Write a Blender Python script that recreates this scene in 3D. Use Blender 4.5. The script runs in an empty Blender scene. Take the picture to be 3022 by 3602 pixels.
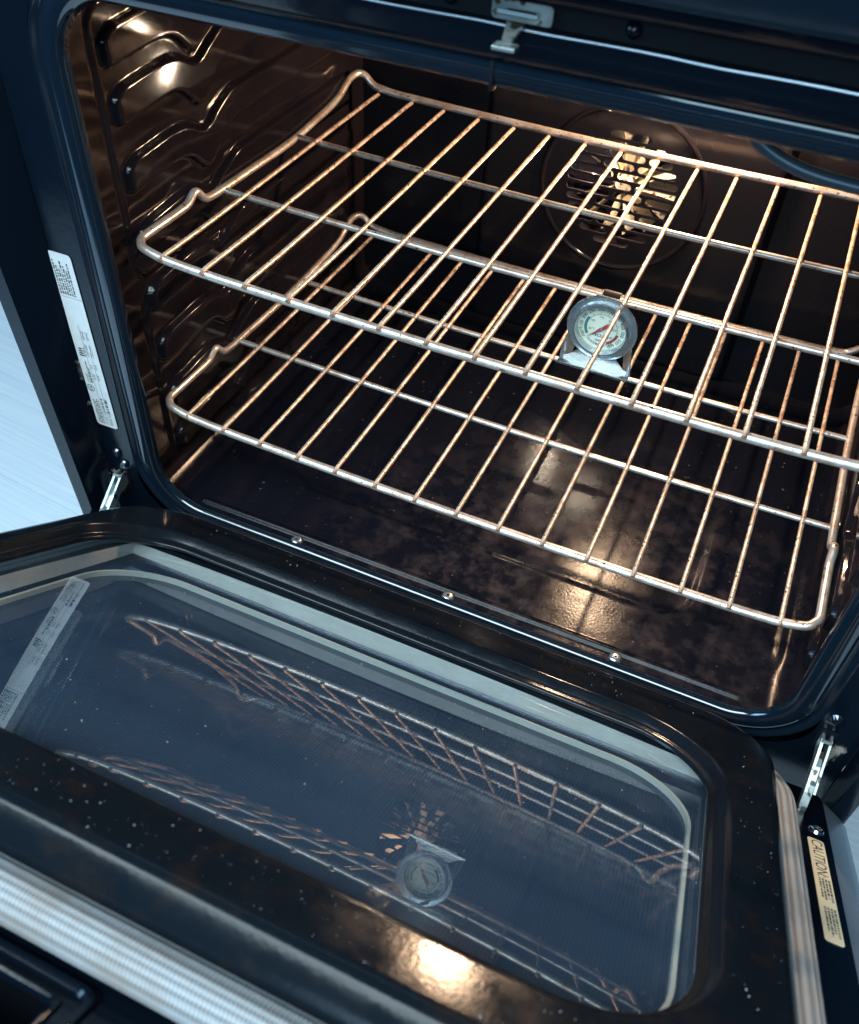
import bpy, bmesh, math, random
from mathutils import Vector, Matrix
random.seed(7)
S = bpy.context.scene
COL = S.collection

# ------------------------------------------------------------------ camera, world, lights
def rot_cam(a, b, c):
    return Matrix.Rotation(a, 3, 'Z') @ Matrix.Rotation(b, 3, 'X') @ Matrix.Rotation(c, 3, 'Z')
cam = bpy.data.cameras.new('camera'); co = bpy.data.objects.new('camera', cam); COL.objects.link(co)
co.matrix_world = Matrix.Translation((0.1773, -0.5225, 0.5538)) @ rot_cam(0.3763, 0.7785, 0.0635).to_4x4()
cam.sensor_fit = 'HORIZONTAL'; cam.sensor_width = 36; cam.lens = 38.10
cam.clip_start = 0.01; cam.clip_end = 50
cam.dof.use_dof = True; cam.dof.focus_distance = 0.76; cam.dof.aperture_fstop = 11
S.camera = co
W = bpy.data.worlds.new('World'); S.world = W; W.use_nodes = True
wn = W.node_tree.nodes; wl = W.node_tree.links
bg = wn['Background']; bg.inputs['Strength'].default_value = 0.75
wtc = wn.new('ShaderNodeTexCoord'); wsep = wn.new('ShaderNodeSeparateXYZ'); wr = wn.new('ShaderNodeValToRGB')
wl.new(wtc.outputs['Generated'], wsep.inputs[0]); wl.new(wsep.outputs['Z'], wr.inputs[0]); wl.new(wr.outputs[0], bg.inputs[0])
wr.color_ramp.elements[0].position = 0.0; wr.color_ramp.elements[0].color = (0.004, 0.045, 0.125, 1)
wr.color_ramp.elements[1].position = 1.0; wr.color_ramp.elements[1].color = (0.02, 0.10, 0.17, 1)

def area(name, loc, target, sx, sy, power, color):
    L = bpy.data.lights.new(name, 'AREA'); L.shape = 'RECTANGLE'; L.size = sx; L.size_y = sy; L.energy = power; L.color = color
    o = bpy.data.objects.new(name, L); COL.objects.link(o); o.location = loc
    o.rotation_euler = (Vector(target) - Vector(loc)).to_track_quat('-Z', 'Y').to_euler(); return o
area('ceiling_panel_light', (-0.35, -1.3, 1.95), (0, 0, 0), 2.0, 0.8, 90, (0.74, 0.92, 1.0))
area('window_light', (-2.4, -1.6, 1.3), (0, -0.2, 0), 1.2, 1.2, 60, (0.34, 0.66, 1.0))
area('front_window_light', (0.5, -3.0, 1.35), (0, 0, 0), 1.8, 0.9, 42, (0.50, 0.80, 1.0))
LAMP = Vector((0.083, 0.392, 0.305))
pl = bpy.data.lights.new('oven_bulb_light', 'POINT'); pl.energy = 11.0; pl.color = (1.0, 0.66, 0.41); pl.shadow_soft_size = 0.011
po = bpy.data.objects.new('oven_bulb_light', pl); COL.objects.link(po); po.location = LAMP
S.view_settings.view_transform = 'Standard'; S.view_settings.look = 'None'
S.view_settings.exposure = 0.0; S.view_settings.gamma = 1.0

# ------------------------------------------------------------------ materials
def nd(nt, t, **k):
    n = nt.nodes.new(t)
    for a, b in k.items(): setattr(n, a, b)
    return n
def mat(name, col, rough=0.4, metal=0.0, spec=0.5, coat=0.0, var=None, vscale=20, vlo=0.4, vhi=0.6, spots=None, sscale=300, sthr=0.62,
        bump=0.0, bscale=200, bdist=0.001, rvar=0.0, rscale=12, aniso=None, patch=None):
    m = bpy.data.materials.new(name); m.use_nodes = True; nt = m.node_tree; p = nt.nodes['Principled BSDF']
    p.inputs['Roughness'].default_value = rough; p.inputs['Metallic'].default_value = metal
    p.inputs['Specular IOR Level'].default_value = spec; p.inputs['Coat Weight'].default_value = coat; p.inputs['Coat Roughness'].default_value = 0.04
    tc = nd(nt, 'ShaderNodeTexCoord'); src = tc.outputs['Object']
    if aniso:
        mp = nd(nt, 'ShaderNodeMapping'); mp.inputs['Scale'].default_value = aniso; nt.links.new(src, mp.inputs[0]); src = mp.outputs[0]
    c = nd(nt, 'ShaderNodeRGB'); c.outputs[0].default_value = (*col, 1); out = c.outputs[0]
    def noise(sc, det=4):
        n = nd(nt, 'ShaderNodeTexNoise'); n.inputs['Scale'].default_value = sc; n.inputs['Detail'].default_value = det; nt.links.new(src, n.inputs['Vector']); return n
    def mixin(out, fac, c2):
        mx = nd(nt, 'ShaderNodeMix', data_type='RGBA'); nt.links.new(fac, mx.inputs['Factor']); nt.links.new(out, mx.inputs['A']); mx.inputs['B'].default_value = (*c2, 1); return mx.outputs['Result']
    def ramp(n, lo, hi):
        r = nd(nt, 'ShaderNodeMapRange'); r.inputs['From Min'].default_value = lo; r.inputs['From Max'].default_value = hi; nt.links.new(n.outputs[0], r.inputs[0]); return r.outputs[0]
    if var:
        vn = noise(vscale, 12); vn.inputs['Roughness'].default_value = 0.68; fac = ramp(vn, vlo, vhi)
        if patch:                       # a burnt-on stain that sits in one place
            dn = nd(nt, 'ShaderNodeVectorMath', operation='DISTANCE'); nt.links.new(tc.outputs['Object'], dn.inputs[0]); dn.inputs[1].default_value = patch[0]
            dm = nd(nt, 'ShaderNodeMapRange'); dm.inputs['From Min'].default_value = patch[1]; dm.inputs['From Max'].default_value = patch[1] * 0.25; nt.links.new(dn.outputs['Value'], dm.inputs[0])
            mu = nd(nt, 'ShaderNodeMath', operation='MULTIPLY'); nt.links.new(fac, mu.inputs[0]); nt.links.new(dm.outputs[0], mu.inputs[1]); fac = mu.outputs[0]
        out = mixin(out, fac, var)
    if spots: out = mixin(out, ramp(noise(sscale, 2), sthr, sthr + 0.04), spots)
    nt.links.new(out, p.inputs['Base Color'])
    if rvar:
        r = nd(nt, 'ShaderNodeMapRange'); r.inputs['From Min'].default_value = 0.3; r.inputs['From Max'].default_value = 0.7
        r.inputs['To Min'].default_value = max(0.01, rough - rvar); r.inputs['To Max'].default_value = rough + rvar
        nt.links.new(noise(rscale, 5).outputs[0], r.inputs[0]); nt.links.new(r.outputs[0], p.inputs['Roughness'])
    if bump:
        b = nd(nt, 'ShaderNodeBump'); b.inputs['Strength'].default_value = bump; b.inputs['Distance'].default_value = bdist
        nt.links.new(noise(bscale, 3).outputs[0], b.inputs['Height']); nt.links.new(b.outputs[0], p.inputs['Normal'])
    return m

M = {}
M['enamel'] = mat('black_enamel', (0.004, 0.009, 0.016), 0.11, spec=0.85, bump=0.15, bscale=35, bdist=0.0008, rvar=0.05, spots=(0.25, 0.32, 0.38), sscale=420, sthr=0.80)
M['liner'] = mat('greasy_black_enamel', (0.005, 0.008, 0.012), 0.16, spec=0.17, bump=0.20, bscale=420, bdist=0.0003, rvar=0.06, rscale=45, var=(0.014, 0.011, 0.010), vscale=50, vlo=0.52, vhi=0.70, spots=(0.10, 0.10, 0.10), sscale=380, sthr=0.78)
M['satin'] = mat('satin_black_enamel', (0.0022, 0.005, 0.010), 0.16, spec=0.30, bump=0.2, bscale=120, bdist=0.0004, rvar=0.06)
M['cavity'] = mat('brown_porcelain', (0.0065, 0.0060, 0.0092), 0.085, spec=0.21, bump=0.10, bscale=24, bdist=0.0010, rvar=0.03,
                  var=(0.0105, 0.0080, 0.0100), vscale=11, spots=(0.045, 0.026, 0.016), sscale=260, sthr=0.76)
M['back'] = mat('dull_brown_porcelain', (0.0075, 0.0068, 0.0100), 0.28, spec=0.27, bump=0.16, bscale=300, bdist=0.0003, rvar=0.05, spots=(0.045, 0.026, 0.016), sscale=240, sthr=0.75)
M['floor_por'] = mat('stained_porcelain', (0.0036, 0.0042, 0.0075), 0.18, spec=0.12, bump=0.30, bscale=420, bdist=0.0003, rvar=0.05, rscale=90, patch=((0.10, 0.015, -0.09), 0.27),
                     var=(0.042, 0.029, 0.028), vscale=42, vlo=0.46, vhi=0.66, spots=(0.14, 0.095, 0.07), sscale=240, sthr=0.73)
M['chrome'] = mat('nickel_wire', (0.66, 0.60, 0.54), 0.34, metal=0.65, spec=0.6, var=(0.42, 0.26, 0.18), vscale=45, vlo=0.44, vhi=0.70,
                  spots=(0.07, 0.025, 0.012), sscale=300, sthr=0.655, bump=0.5, bscale=700, bdist=0.0003)
M['wire'] = mat('toasted_wire', (0.76, 0.61, 0.48), 0.38, metal=0.5, spec=0.5, var=(0.40, 0.19, 0.11), vscale=60, vlo=0.44, vhi=0.66,
                spots=(0.05, 0.017, 0.009), sscale=330, sthr=0.615, bump=0.5, bscale=700, bdist=0.0003)
M['steel'] = mat('polished_steel', (0.74, 0.77, 0.77), 0.18, metal=1.0, bump=0.1, bscale=60)
M['brushed'] = mat('brushed_steel', (0.62, 0.66, 0.67), 0.26, metal=0.9, bump=0.1, bscale=300)
M['galv'] = mat('galvanised_sheet', (0.82, 0.85, 0.84), 0.42, metal=0.25, spec=0.5, var=(0.72, 0.75, 0.74), vscale=30, bump=0.2, bscale=400, bdist=0.0002)
M['seal'] = mat('pale_pane_seal', (0.56, 0.60, 0.57), 0.45)
M['skin'] = mat('satin_steel_skin', (0.42, 0.50, 0.58), 0.36, metal=0.8)
M['hinge'] = mat('zinc_hinge_metal', (0.55, 0.60, 0.58), 0.3, metal=0.85, spots=(0.12, 0.09, 0.06), sscale=120, sthr=0.6)
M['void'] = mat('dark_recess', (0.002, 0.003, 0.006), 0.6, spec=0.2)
M['white'] = mat('label_white', (0.60, 0.62, 0.62), 0.45, var=(0.54, 0.55, 0.54), vscale=60)
M['cream'] = mat('label_cream', (0.78, 0.70, 0.50), 0.35)
M['ink'] = mat('black_ink', (0.008, 0.009, 0.015), 0.5)
M['blade'] = mat('fan_blade_metal', (0.78, 0.66, 0.48), 0.3, metal=0.8, spots=(0.18, 0.08, 0.03), sscale=160, sthr=0.63)
M['element'] = mat('element_sheath', (0.05, 0.075, 0.10), 0.35, metal=0.3)
M['lint'] = mat('grey_lint', (0.42, 0.38, 0.33), 0.95)
M['dust'] = mat('pale_dust', (0.65, 0.68, 0.70), 0.5)
M['dial'] = mat('cream_dial', (0.82, 0.82, 0.68), 0.45, var=(0.74, 0.73, 0.56), vscale=60)
M['teal'] = mat('teal_print', (0.05, 0.22, 0.24), 0.5)
M['red'] = mat('red_print', (0.38, 0.05, 0.05), 0.5)
M['needle'] = mat('red_needle', (0.36, 0.05, 0.05), 0.4)
M['grey_print'] = mat('grey_print', (0.035, 0.04, 0.045), 0.5)

def glass(name, ior=1.5, tint=(0.92, 0.96, 0.96), boost=1.0, dirt_haze=0.03):
    m = bpy.data.materials.new(name); m.use_nodes = True; nt = m.node_tree; nt.nodes.clear()
    out = nd(nt, 'ShaderNodeOutputMaterial'); tr = nd(nt, 'ShaderNodeBsdfTransparent'); tr.inputs[0].default_value = (*tint, 1)
    gl = nd(nt, 'ShaderNodeBsdfGlossy'); gl.inputs['Roughness'].default_value = 0.01; gl.inputs[0].default_value = (1, 1, 1, 1)
    df = nd(nt, 'ShaderNodeBsdfDiffuse'); df.inputs[0].default_value = (0.32, 0.52, 0.74, 1)  # pane dirt plus a bluish room-light sheen painted in as diffuse haze
    fr = nd(nt, 'ShaderNodeFresnel'); ge = nd(nt, 'ShaderNodeNewGeometry'); si = nd(nt, 'ShaderNodeMapRange')   # same index from either side of the thin pane
    si.inputs['To Min'].default_value = ior; si.inputs['To Max'].default_value = 1 / ior; nt.links.new(ge.outputs['Backfacing'], si.inputs[0]); nt.links.new(si.outputs[0], fr.inputs[0])
    mu = nd(nt, 'ShaderNodeMath', operation='MULTIPLY'); mu.inputs[1].default_value = boost; mu.use_clamp = True
    tc = nd(nt, 'ShaderNodeTexCoord'); no = nd(nt, 'ShaderNodeTexNoise'); no.inputs['Scale'].default_value = 9; no.inputs['Detail'].default_value = 8
    nt.links.new(tc.outputs['Object'], no.inputs['Vector'])
    mr = nd(nt, 'ShaderNodeMapRange'); mr.inputs['From Min'].default_value = 0.2; mr.inputs['From Max'].default_value = 0.8; mr.inputs['To Min'].default_value = dirt_haze * 0.6; mr.inputs['To Max'].default_value = dirt_haze * 1.6
    nt.links.new(no.outputs[0], mr.inputs[0])
    m0 = nd(nt, 'ShaderNodeMixShader'); nt.links.new(mr.outputs[0], m0.inputs[0]); nt.links.new(tr.outputs[0], m0.inputs[1]); nt.links.new(df.outputs[0], m0.inputs[2])
    mx = nd(nt, 'ShaderNodeMixShader'); nt.links.new(fr.outputs[0], mu.inputs[0]); nt.links.new(mu.outputs[0], mx.inputs[0])
    nt.links.new(m0.outputs[0], mx.inputs[1]); nt.links.new(gl.outputs[0], mx.inputs[2]); nt.links.new(mx.outputs[0], out.inputs[0]); return m
M['glass'] = glass('door_window_glass', 1.55, boost=1.9, dirt_haze=0.045)
M['lens'] = glass('dial_lens_glass', 1.45, tint=(0.95, 0.97, 0.96), boost=0.8, dirt_haze=0.02)

def dotted():
    m = bpy.data.materials.new('dotted_dark_glass'); m.use_nodes = True; nt = m.node_tree; p = nt.nodes['Principled BSDF']
    p.inputs['Roughness'].default_value = 0.05; p.inputs['Specular IOR Level'].default_value = 0.6
    uv = nd(nt, 'ShaderNodeUVMap'); mp = nd(nt, 'ShaderNodeMapping'); mp.inputs['Scale'].default_value = (430, 430, 1)
    nt.links.new(uv.outputs[0], mp.inputs[0])
    fr = nd(nt, 'ShaderNodeVectorMath', operation='FRACTION'); nt.links.new(mp.outputs[0], fr.inputs[0])
    ds = nd(nt, 'ShaderNodeVectorMath', operation='DISTANCE'); nt.links.new(fr.outputs[0], ds.inputs[0]); ds.inputs[1].default_value = (0.5, 0.5, 0)
    mr = nd(nt, 'ShaderNodeMapRange'); mr.inputs['From Min'].default_value = 0.30; mr.inputs['From Max'].default_value = 0.38
    nt.links.new(ds.outputs['Value'], mr.inputs[0])
    mx = nd(nt, 'ShaderNodeMix', data_type='RGBA'); nt.links.new(mr.outputs[0], mx.inputs['Factor'])
    mx.inputs['A'].default_value = (0.011, 0.026, 0.060, 1); mx.inputs['B'].default_value = (0.019, 0.043, 0.090, 1)
    nt.links.new(mx.outputs['Result'], p.inputs['Base Color']); return m
M['dots'] = dotted()

def gasket_mat():
    m = bpy.data.materials.new('braided_fibreglass'); m.use_nodes = True; nt = m.node_tree; p = nt.nodes['Principled BSDF']
    p.inputs['Roughness'].default_value = 0.8; p.inputs['Specular IOR Level'].default_value = 0.3
    uv = nd(nt, 'ShaderNodeUVMap'); sp = nd(nt, 'ShaderNodeSeparateXYZ'); nt.links.new(uv.outputs[0], sp.inputs[0])
    def sin(inp, sc, ph=None):
        a = nd(nt, 'ShaderNodeMath', operation='MULTIPLY'); nt.links.new(inp, a.inputs[0]); a.inputs[1].default_value = sc
        s = nd(nt, 'ShaderNodeMath', operation='SINE')
        if ph:
            b = nd(nt, 'ShaderNodeMath', operation='ADD'); nt.links.new(a.outputs[0], b.inputs[0]); nt.links.new(ph, b.inputs[1]); nt.links.new(b.outputs[0], s.inputs[0])
        else: nt.links.new(a.outputs[0], s.inputs[0])
        return s.outputs[0]
    sv = sin(sp.outputs['Y'], 2 * math.pi * 16)
    su = sin(sp.outputs['X'], 2 * math.pi * 520, sv)
    pr = nd(nt, 'ShaderNodeMath', operation='MULTIPLY_ADD'); nt.links.new(su, pr.inputs[0]); pr.inputs[1].default_value = 0.75; nt.links.new(sv, pr.inputs[2])
    mr = nd(nt, 'ShaderNodeMapRange'); mr.inputs['From Min'].default_value = -1.1; mr.inputs['From Max'].default_value = 0.7; nt.links.new(pr.outputs[0], mr.inputs[0])
    mx = nd(nt, 'ShaderNodeMix', data_type='RGBA'); nt.links.new(mr.outputs[0], mx.inputs['Factor'])
    mx.inputs['A'].default_value = (0.22, 0.22, 0.22, 1); mx.inputs['B'].default_value = (0.56, 0.58, 0.60, 1)
    tc = nd(nt, 'ShaderNodeTexCoord'); no = nd(nt, 'ShaderNodeTexNoise'); no.inputs['Scale'].default_value = 30; no.inputs['Detail'].default_value = 9; nt.links.new(tc.outputs['Object'], no.inputs['Vector'])
    m2 = nd(nt, 'ShaderNodeMapRange'); m2.inputs['From Min'].default_value = 0.45; m2.inputs['From Max'].default_value = 0.75; m2.inputs['To Max'].default_value = 0.6
    nt.links.new(no.outputs[0], m2.inputs[0])
    mz = nd(nt, 'ShaderNodeMix', data_type='RGBA'); nt.links.new(m2.outputs[0], mz.inputs['Factor']); nt.links.new(mx.outputs['Result'], mz.inputs['A']); mz.inputs['B'].default_value = (0.30, 0.22, 0.16, 1)
    nt.links.new(mz.outputs['Result'], p.inputs['Base Color'])
    b = nd(nt, 'ShaderNodeBump'); b.inputs['Distance'].default_value = 0.0008; b.inputs['Strength'].default_value = 0.9
    nt.links.new(pr.outputs[0], b.inputs['Height']); nt.links.new(b.outputs[0], p.inputs['Normal']); return m
M['gasket'] = gasket_mat()

def plank_mat():
    m = bpy.data.materials.new('pale_striated_plank'); m.use_nodes = True; nt = m.node_tree; p = nt.nodes['Principled BSDF']
    p.inputs['Roughness'].default_value = 0.45
    tc = nd(nt, 'ShaderNodeTexCoord'); mp = nd(nt, 'ShaderNodeMapping'); mp.inputs['Scale'].default_value = (2.2, 190, 1); nt.links.new(tc.outputs['Object'], mp.inputs[0])
    no = nd(nt, 'ShaderNodeTexNoise'); no.inputs['Scale'].default_value = 1.0; no.inputs['Detail'].default_value = 5; nt.links.new(mp.outputs[0], no.inputs['Vector'])
    r = nd(nt, 'ShaderNodeValToRGB'); nt.links.new(no.outputs[0], r.inputs[0])
    r.color_ramp.elements[0].position = 0.3; r.color_ramp.elements[0].color = (0.66, 0.74, 0.80, 1)
    r.color_ramp.elements[1].position = 0.7; r.color_ramp.elements[1].color = (0.90, 0.92, 0.93, 1)
    nt.links.new(r.outputs[0], p.inputs['Base Color']); return m
M['plank'] = plank_mat()

# ------------------------------------------------------------------ mesh helpers
class MB:
    def __init__(s): s.v = []; s.f = []; s.uv = []; s.mi = []
    def add(s, verts, faces, uvs=None, mi=0):
        o = len(s.v); s.v += [tuple(v) for v in verts]
        for k, f in enumerate(faces):
            s.f.append([i + o for i in f]); s.uv.append(uvs[k] if uvs else None); s.mi.append(mi)
    def build(s, name, mats, parent=None, smooth=True, angle=40):
        me = bpy.data.meshes.new(name); me.from_pydata(s.v, [], s.f)
        if any(u for u in s.uv):
            l = me.uv_layers.new(name='UVMap'); k = 0
            for fi, f in enumerate(s.f):
                for j in range(len(f)):
                    l.data[k].uv = s.uv[fi][j] if s.uv[fi] else (0, 0); k += 1
        if not isinstance(mats, (list, tuple)): mats = [mats]
        for m_ in mats: me.materials.append(m_)
        if len(mats) > 1: me.polygons.foreach_set('material_index', s.mi)
        me.validate(); me.update()
        if smooth:
            me.polygons.foreach_set('use_smooth', [True] * len(me.polygons)); me.set_sharp_from_angle(angle=math.radians(angle))
        return link(name, me, parent)
def link(name, me, parent=None):
    o = bpy.data.objects.new(name, me); COL.objects.link(o)
    if parent: o.parent = parent
    return o
def thing(name, label, cat, loc=(0, 0, 0), group=None):
    o = bpy.data.objects.new(name, None); COL.objects.link(o); o.location = loc; o.empty_display_size = 0.05
    o['label'] = label; o['category'] = cat
    if group: o['group'] = group
    return o

def tube(mb, path, r, n=10, closed=False, cap=True, mi=0):
    P = [Vector(p) for p in path]; N = len(P); rr = r if isinstance(r, (list, tuple)) else [r] * N
    T = []
    for i in range(N):
        a = P[(i - 1) % N] if (closed or i > 0) else P[i]; b = P[(i + 1) % N] if (closed or i < N - 1) else P[i]
        T.append((b - a).normalized())
    up = Vector((0, 0, 1)) if abs(T[0].z) < 0.9 else Vector((1, 0, 0))
    u = (up - T[0] * up.dot(T[0])).normalized(); V = []; U = []; L = 0
    for i in range(N):
        u = (u - T[i] * u.dot(T[i])).normalized(); w = T[i].cross(u)
        if i: L += (P[i] - P[i - 1]).length
        for k in range(n):
            a = 2 * math.pi * k / n; V.append(P[i] + (u * math.cos(a) + w * math.sin(a)) * rr[i])
        U.append(L)
    F = []; uv = []
    for i in range(N if closed else N - 1):
        j = (i + 1) % N
        for k in range(n):
            k2 = (k + 1) % n
            F.append([i * n + k, i * n + k2, j * n + k2, j * n + k]); uv.append([(U[i], k / n), (U[i], (k + 1) / n), (U[j], (k + 1) / n), (U[j], k / n)])
    if cap and not closed:
        F.append([k for k in range(n)][::-1]); uv.append(None); F.append([(N - 1) * n + k for k in range(n)]); uv.append(None)
    mb.add(V, F, uv, mi)
def smooth_path(pts, sub=6):
    P = [Vector(p) for p in pts]; out = []
    for i in range(len(P) - 1):
        p0 = P[max(i - 1, 0)]; p1 = P[i]; p2 = P[i + 1]; p3 = P[min(i + 2, len(P) - 1)]
        for k in range(sub):
            t = k / sub
            out.append(0.5 * ((2 * p1) + (p2 - p0) * t + (2 * p0 - 5 * p1 + 4 * p2 - p3) * t * t + (3 * p1 - p0 - 3 * p2 + p3) * t ** 3))
    out.append(P[-1]); return out
def loft(mb, loops, closed=True, ring=False, uvs=True, mi=0, flip=False, capA=False, capB=False):
    n = len(loops[0]); V = [v for l in loops for v in l]; F = []; uv = []
    Ls = [0]
    for i in range(1, n + 1): Ls.append(Ls[-1] + (Vector(loops[0][i % n]) - Vector(loops[0][i - 1])).length)
    m = len(loops)
    for a in range(m if ring else m - 1):
        b = (a + 1) % m
        for k in range(n if closed else n - 1):
            k2 = (k + 1) % n
            f = [a * n + k, a * n + k2, b * n + k2, b * n + k]; u = [(Ls[k], a / m), (Ls[k + 1], a / m), (Ls[k + 1], (a + 1) / m), (Ls[k], (a + 1) / m)]
            if flip: f = f[::-1]; u = u[::-1]
            F.append(f); uv.append(u)
    if capA: F.append(list(range(n))[::-1]); uv.append(None)
    if capB: F.append([(m - 1) * n + k for k in range(n)]); uv.append(None)
    mb.add(V, F, uv, mi)
def rrect(x0, x1, y0, y1, R, k=10, side=6):
    pts = []
    R4 = R if isinstance(R, (list, tuple)) else [R] * 4
    cs = [(x0, y0, math.pi, R4[0]), (x1, y0, 1.5 * math.pi, R4[1]), (x1, y1, 0, R4[2]), (x0, y1, 0.5 * math.pi, R4[3])]
    for i, (cx, cy, a0, r) in enumerate(cs):
        ccx = cx + (r if cx == x0 else -r); ccy = cy + (r if cy == y0 else -r)
        for j in range(k + 1):
            a = a0 + (math.pi / 2) * j / k; pts.append((ccx + r * math.cos(a), ccy + r * math.sin(a)))
        nx, ny, a1, rn = cs[(i + 1) % 4]
        nxx = nx + (rn if nx == x0 else -rn) + rn * math.cos(a1); nyy = ny + (rn if ny == y0 else -rn) + rn * math.sin(a1)
        px, py = pts[-1]
        for j in range(1, side): pts.append((px + (nxx - px) * j / side, py + (nyy - py) * j / side))
    return pts
def box(mb, lo, hi, bev=0.0, mi=0, M4=None):
    bm = bmesh.new(); bmesh.ops.create_cube(bm, size=1)
    for v in bm.verts:
        v.co = Vector(((lo[0] + hi[0]) / 2 + v.co.x * (hi[0] - lo[0]), (lo[1] + hi[1]) / 2 + v.co.y * (hi[1] - lo[1]), (lo[2] + hi[2]) / 2 + v.co.z * (hi[2] - lo[2])))
    if bev: bmesh.ops.bevel(bm, geom=bm.edges[:], offset=bev, segments=2, affect='EDGES', profile=0.5)
    if M4: bm.transform(M4)
    bm.verts.index_update(); mb.add([v.co[:] for v in bm.verts], [[v.index for v in f.verts] for f in bm.faces], mi=mi); bm.free()
def lathe(mb, prof, origin, axis, n=32, mi=0):
    ax = Vector(axis).normalized(); u = ax.orthogonal().normalized(); w = ax.cross(u); o = Vector(origin)
    loops = [[o + ax * h + (u * math.cos(2 * math.pi * k / n) + w * math.sin(2 * math.pi * k / n)) * max(r, 1e-5) for k in range(n)] for r, h in prof]
    loft(mb, loops, uvs=False, mi=mi)
def plate(outer, holes, thick, M4):
    """flat plate with holes: outlines in the local XY plane, extruded by thick, returned as verts and faces"""
    cu = bpy.data.curves.new('outline', 'CURVE'); cu.dimensions = '2D'; cu.fill_mode = 'BOTH'; cu.extrude = thick / 2
    for pts in [outer] + holes:
        sp = cu.splines.new('POLY'); sp.points.add(len(pts) - 1)
        for i, q in enumerate(pts): sp.points[i].co = (q[0], q[1], 0, 1)
        sp.use_cyclic_u = True
    o = bpy.data.objects.new('outline', cu); COL.objects.link(o); dg = bpy.context.evaluated_depsgraph_get(); dg.update()
    me = bpy.data.meshes.new_from_object(o.evaluated_get(dg)); me.transform(M4)
    v = [x.co[:] for x in me.vertices]; f = [list(q.vertices) for q in me.polygons]
    bpy.data.objects.remove(o); bpy.data.curves.remove(cu); bpy.data.meshes.remove(me); return v, f
def text(mb, s, size, M4, mi=0, align='CENTER', depth=0.0, bold=0.0):
    cu = bpy.data.curves.new('lettering', 'FONT'); cu.body = s; cu.size = size; cu.align_x = align; cu.align_y = 'CENTER'; cu.extrude = depth; cu.offset = bold; cu.resolution_u = 3
    o = bpy.data.objects.new('lettering', cu); COL.objects.link(o); dg = bpy.context.evaluated_depsgraph_get(); dg.update()
    me = bpy.data.meshes.new_from_object(o.evaluated_get(dg)); me.transform(M4)
    mb.add([x.co[:] for x in me.vertices], [list(q.vertices) for q in me.polygons], mi=mi)
    bpy.data.objects.remove(o); bpy.data.curves.remove(cu); bpy.data.meshes.remove(me)
def frame(origin, ex, ey):
    ex = Vector(ex).normalized(); ey = Vector(ey); ey = (ey - ex * ey.dot(ex)).normalized(); ez = ex.cross(ey)
    m = Matrix.Identity(4)
    for i in range(3): m[i][0] = ex[i]; m[i][1] = ey[i]; m[i][2] = ez[i]; m[i][3] = origin[i]
    return m

# ================================================================== floor of the room
fl = MB(); box(fl, (-6, -6, -0.83), (6, 6, -0.802)); g = fl.build('floor', M['void'], smooth=False); g['kind'] = 'structure'
pw = 0.19; ang = math.radians(-6)
pm = MB(); box(pm, (-1.5, -pw / 2 + 0.001, -0.008), (1.5, pw / 2 - 0.001, 0), bev=0.0008); first = None
for i in range(-8, 9):
    for j in (-1, 0):
        if first is None: first = pm.build('plank', M['plank'], g, smooth=False); o = first
        else: o = first.copy(); COL.objects.link(o); o.parent = g
        o.location = Vector((j * 3.0 + 1.5 + 0.37 * (i % 4), i * pw, -0.79)); o.rotation_euler = (0, 0, 0)
g.rotation_euler = (0, 0, ang)

# ================================================================== the oven
oven = thing('oven', 'black enamelled kitchen oven standing open with its door lowered and light on', 'oven')
X0, X1, Z0, Z1 = -0.298, 0.300, -0.087, 0.363      # opening
YF = -0.035

# --- rim bead round the opening
mb = MB(); prof = [(0.0, -0.0280), (0.0004, -0.0312), (0.0016, -0.0340), (0.004, -0.0357), (0.008, -0.0366), (0.013, -0.0364), (0.0168, -0.0352), (0.0185, -0.0335), (0.0200, -0.0325), (0.0225, -0.0328), (0.0245, -0.0345), (0.027, -0.0350)]
loops = []
for d, y in prof: loops.append([(x, y, z) for x, z in rrect(X0 - d, X1 + d, Z0 - d, Z1 + d, 0.045 + d, 12, 10)])
loft(mb, loops, flip=False); mb.build('rim_bead', M['enamel'], oven)
# narrow seam sleeve on the top bead
mb = MB(); box(mb, (0.0040, -0.0375, Z1 - 0.0010), (0.0065, -0.030, Z1 + 0.0165), bev=0.0008); mb.build('rim_seam', M['void'], oven)

# --- front frame face around the bead, with the header above it
mb = MB(); outer = rrect(-0.3585, 0.3600, -0.160, 0.378, 0.003, 12, 10); inner = rrect(X0 - 0.026, X1 + 0.026, Z0 - 0.026, Z1 + 0.014, 0.05, 12, 10)
loft(mb, [[(x, YF + 0.0005, z) for x, z in inner], [(x, YF, z) for x, z in outer], [(x, YF + 0.05, z) for x, z in outer]])
mb.build('front_frame', M['satin'], oven)
def prism(prof, x0, x1, nseg=1, taper=None):
    mb = MB(); loops = []
    for i in range(nseg + 1):
        x = x0 + (x1 - x0) * i / nseg; loops.append([(x, y, z) for y, z in prof])
    loft(mb, loops, closed=False); return mb
hd = [(-0.0352, 0.3775), (-0.0385, 0.379), (-0.0430, 0.386), (-0.0455, 0.394), (-0.0462, 0.3985)]
prism(hd, -0.372, 0.372, 2).build('header_face', M['satin'], oven)
mb = MB(); tube(mb, [(-0.372 + 0.744 * i / 60, -0.0460 + 0.0002 * math.sin(i * 1.7), 0.3992 + 0.0003 * math.sin(i * 0.9)) for i in range(61)], 0.0007, 8); mb.build('header_lip', M['skin'], oven)
prism([(-0.0455, 0.4000), (-0.040, 0.4003), (-0.0395, 0.4145)], -0.372, 0.372).build('vent_recess', M['void'], oven)
prism([(-0.0395, 0.4146), (-0.050, 0.4142), (-0.0560, 0.4155), (-0.0600, 0.4200), (-0.0620, 0.4260)], -0.385, 0.385).build('panel_underside', M['satin'], oven)
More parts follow.
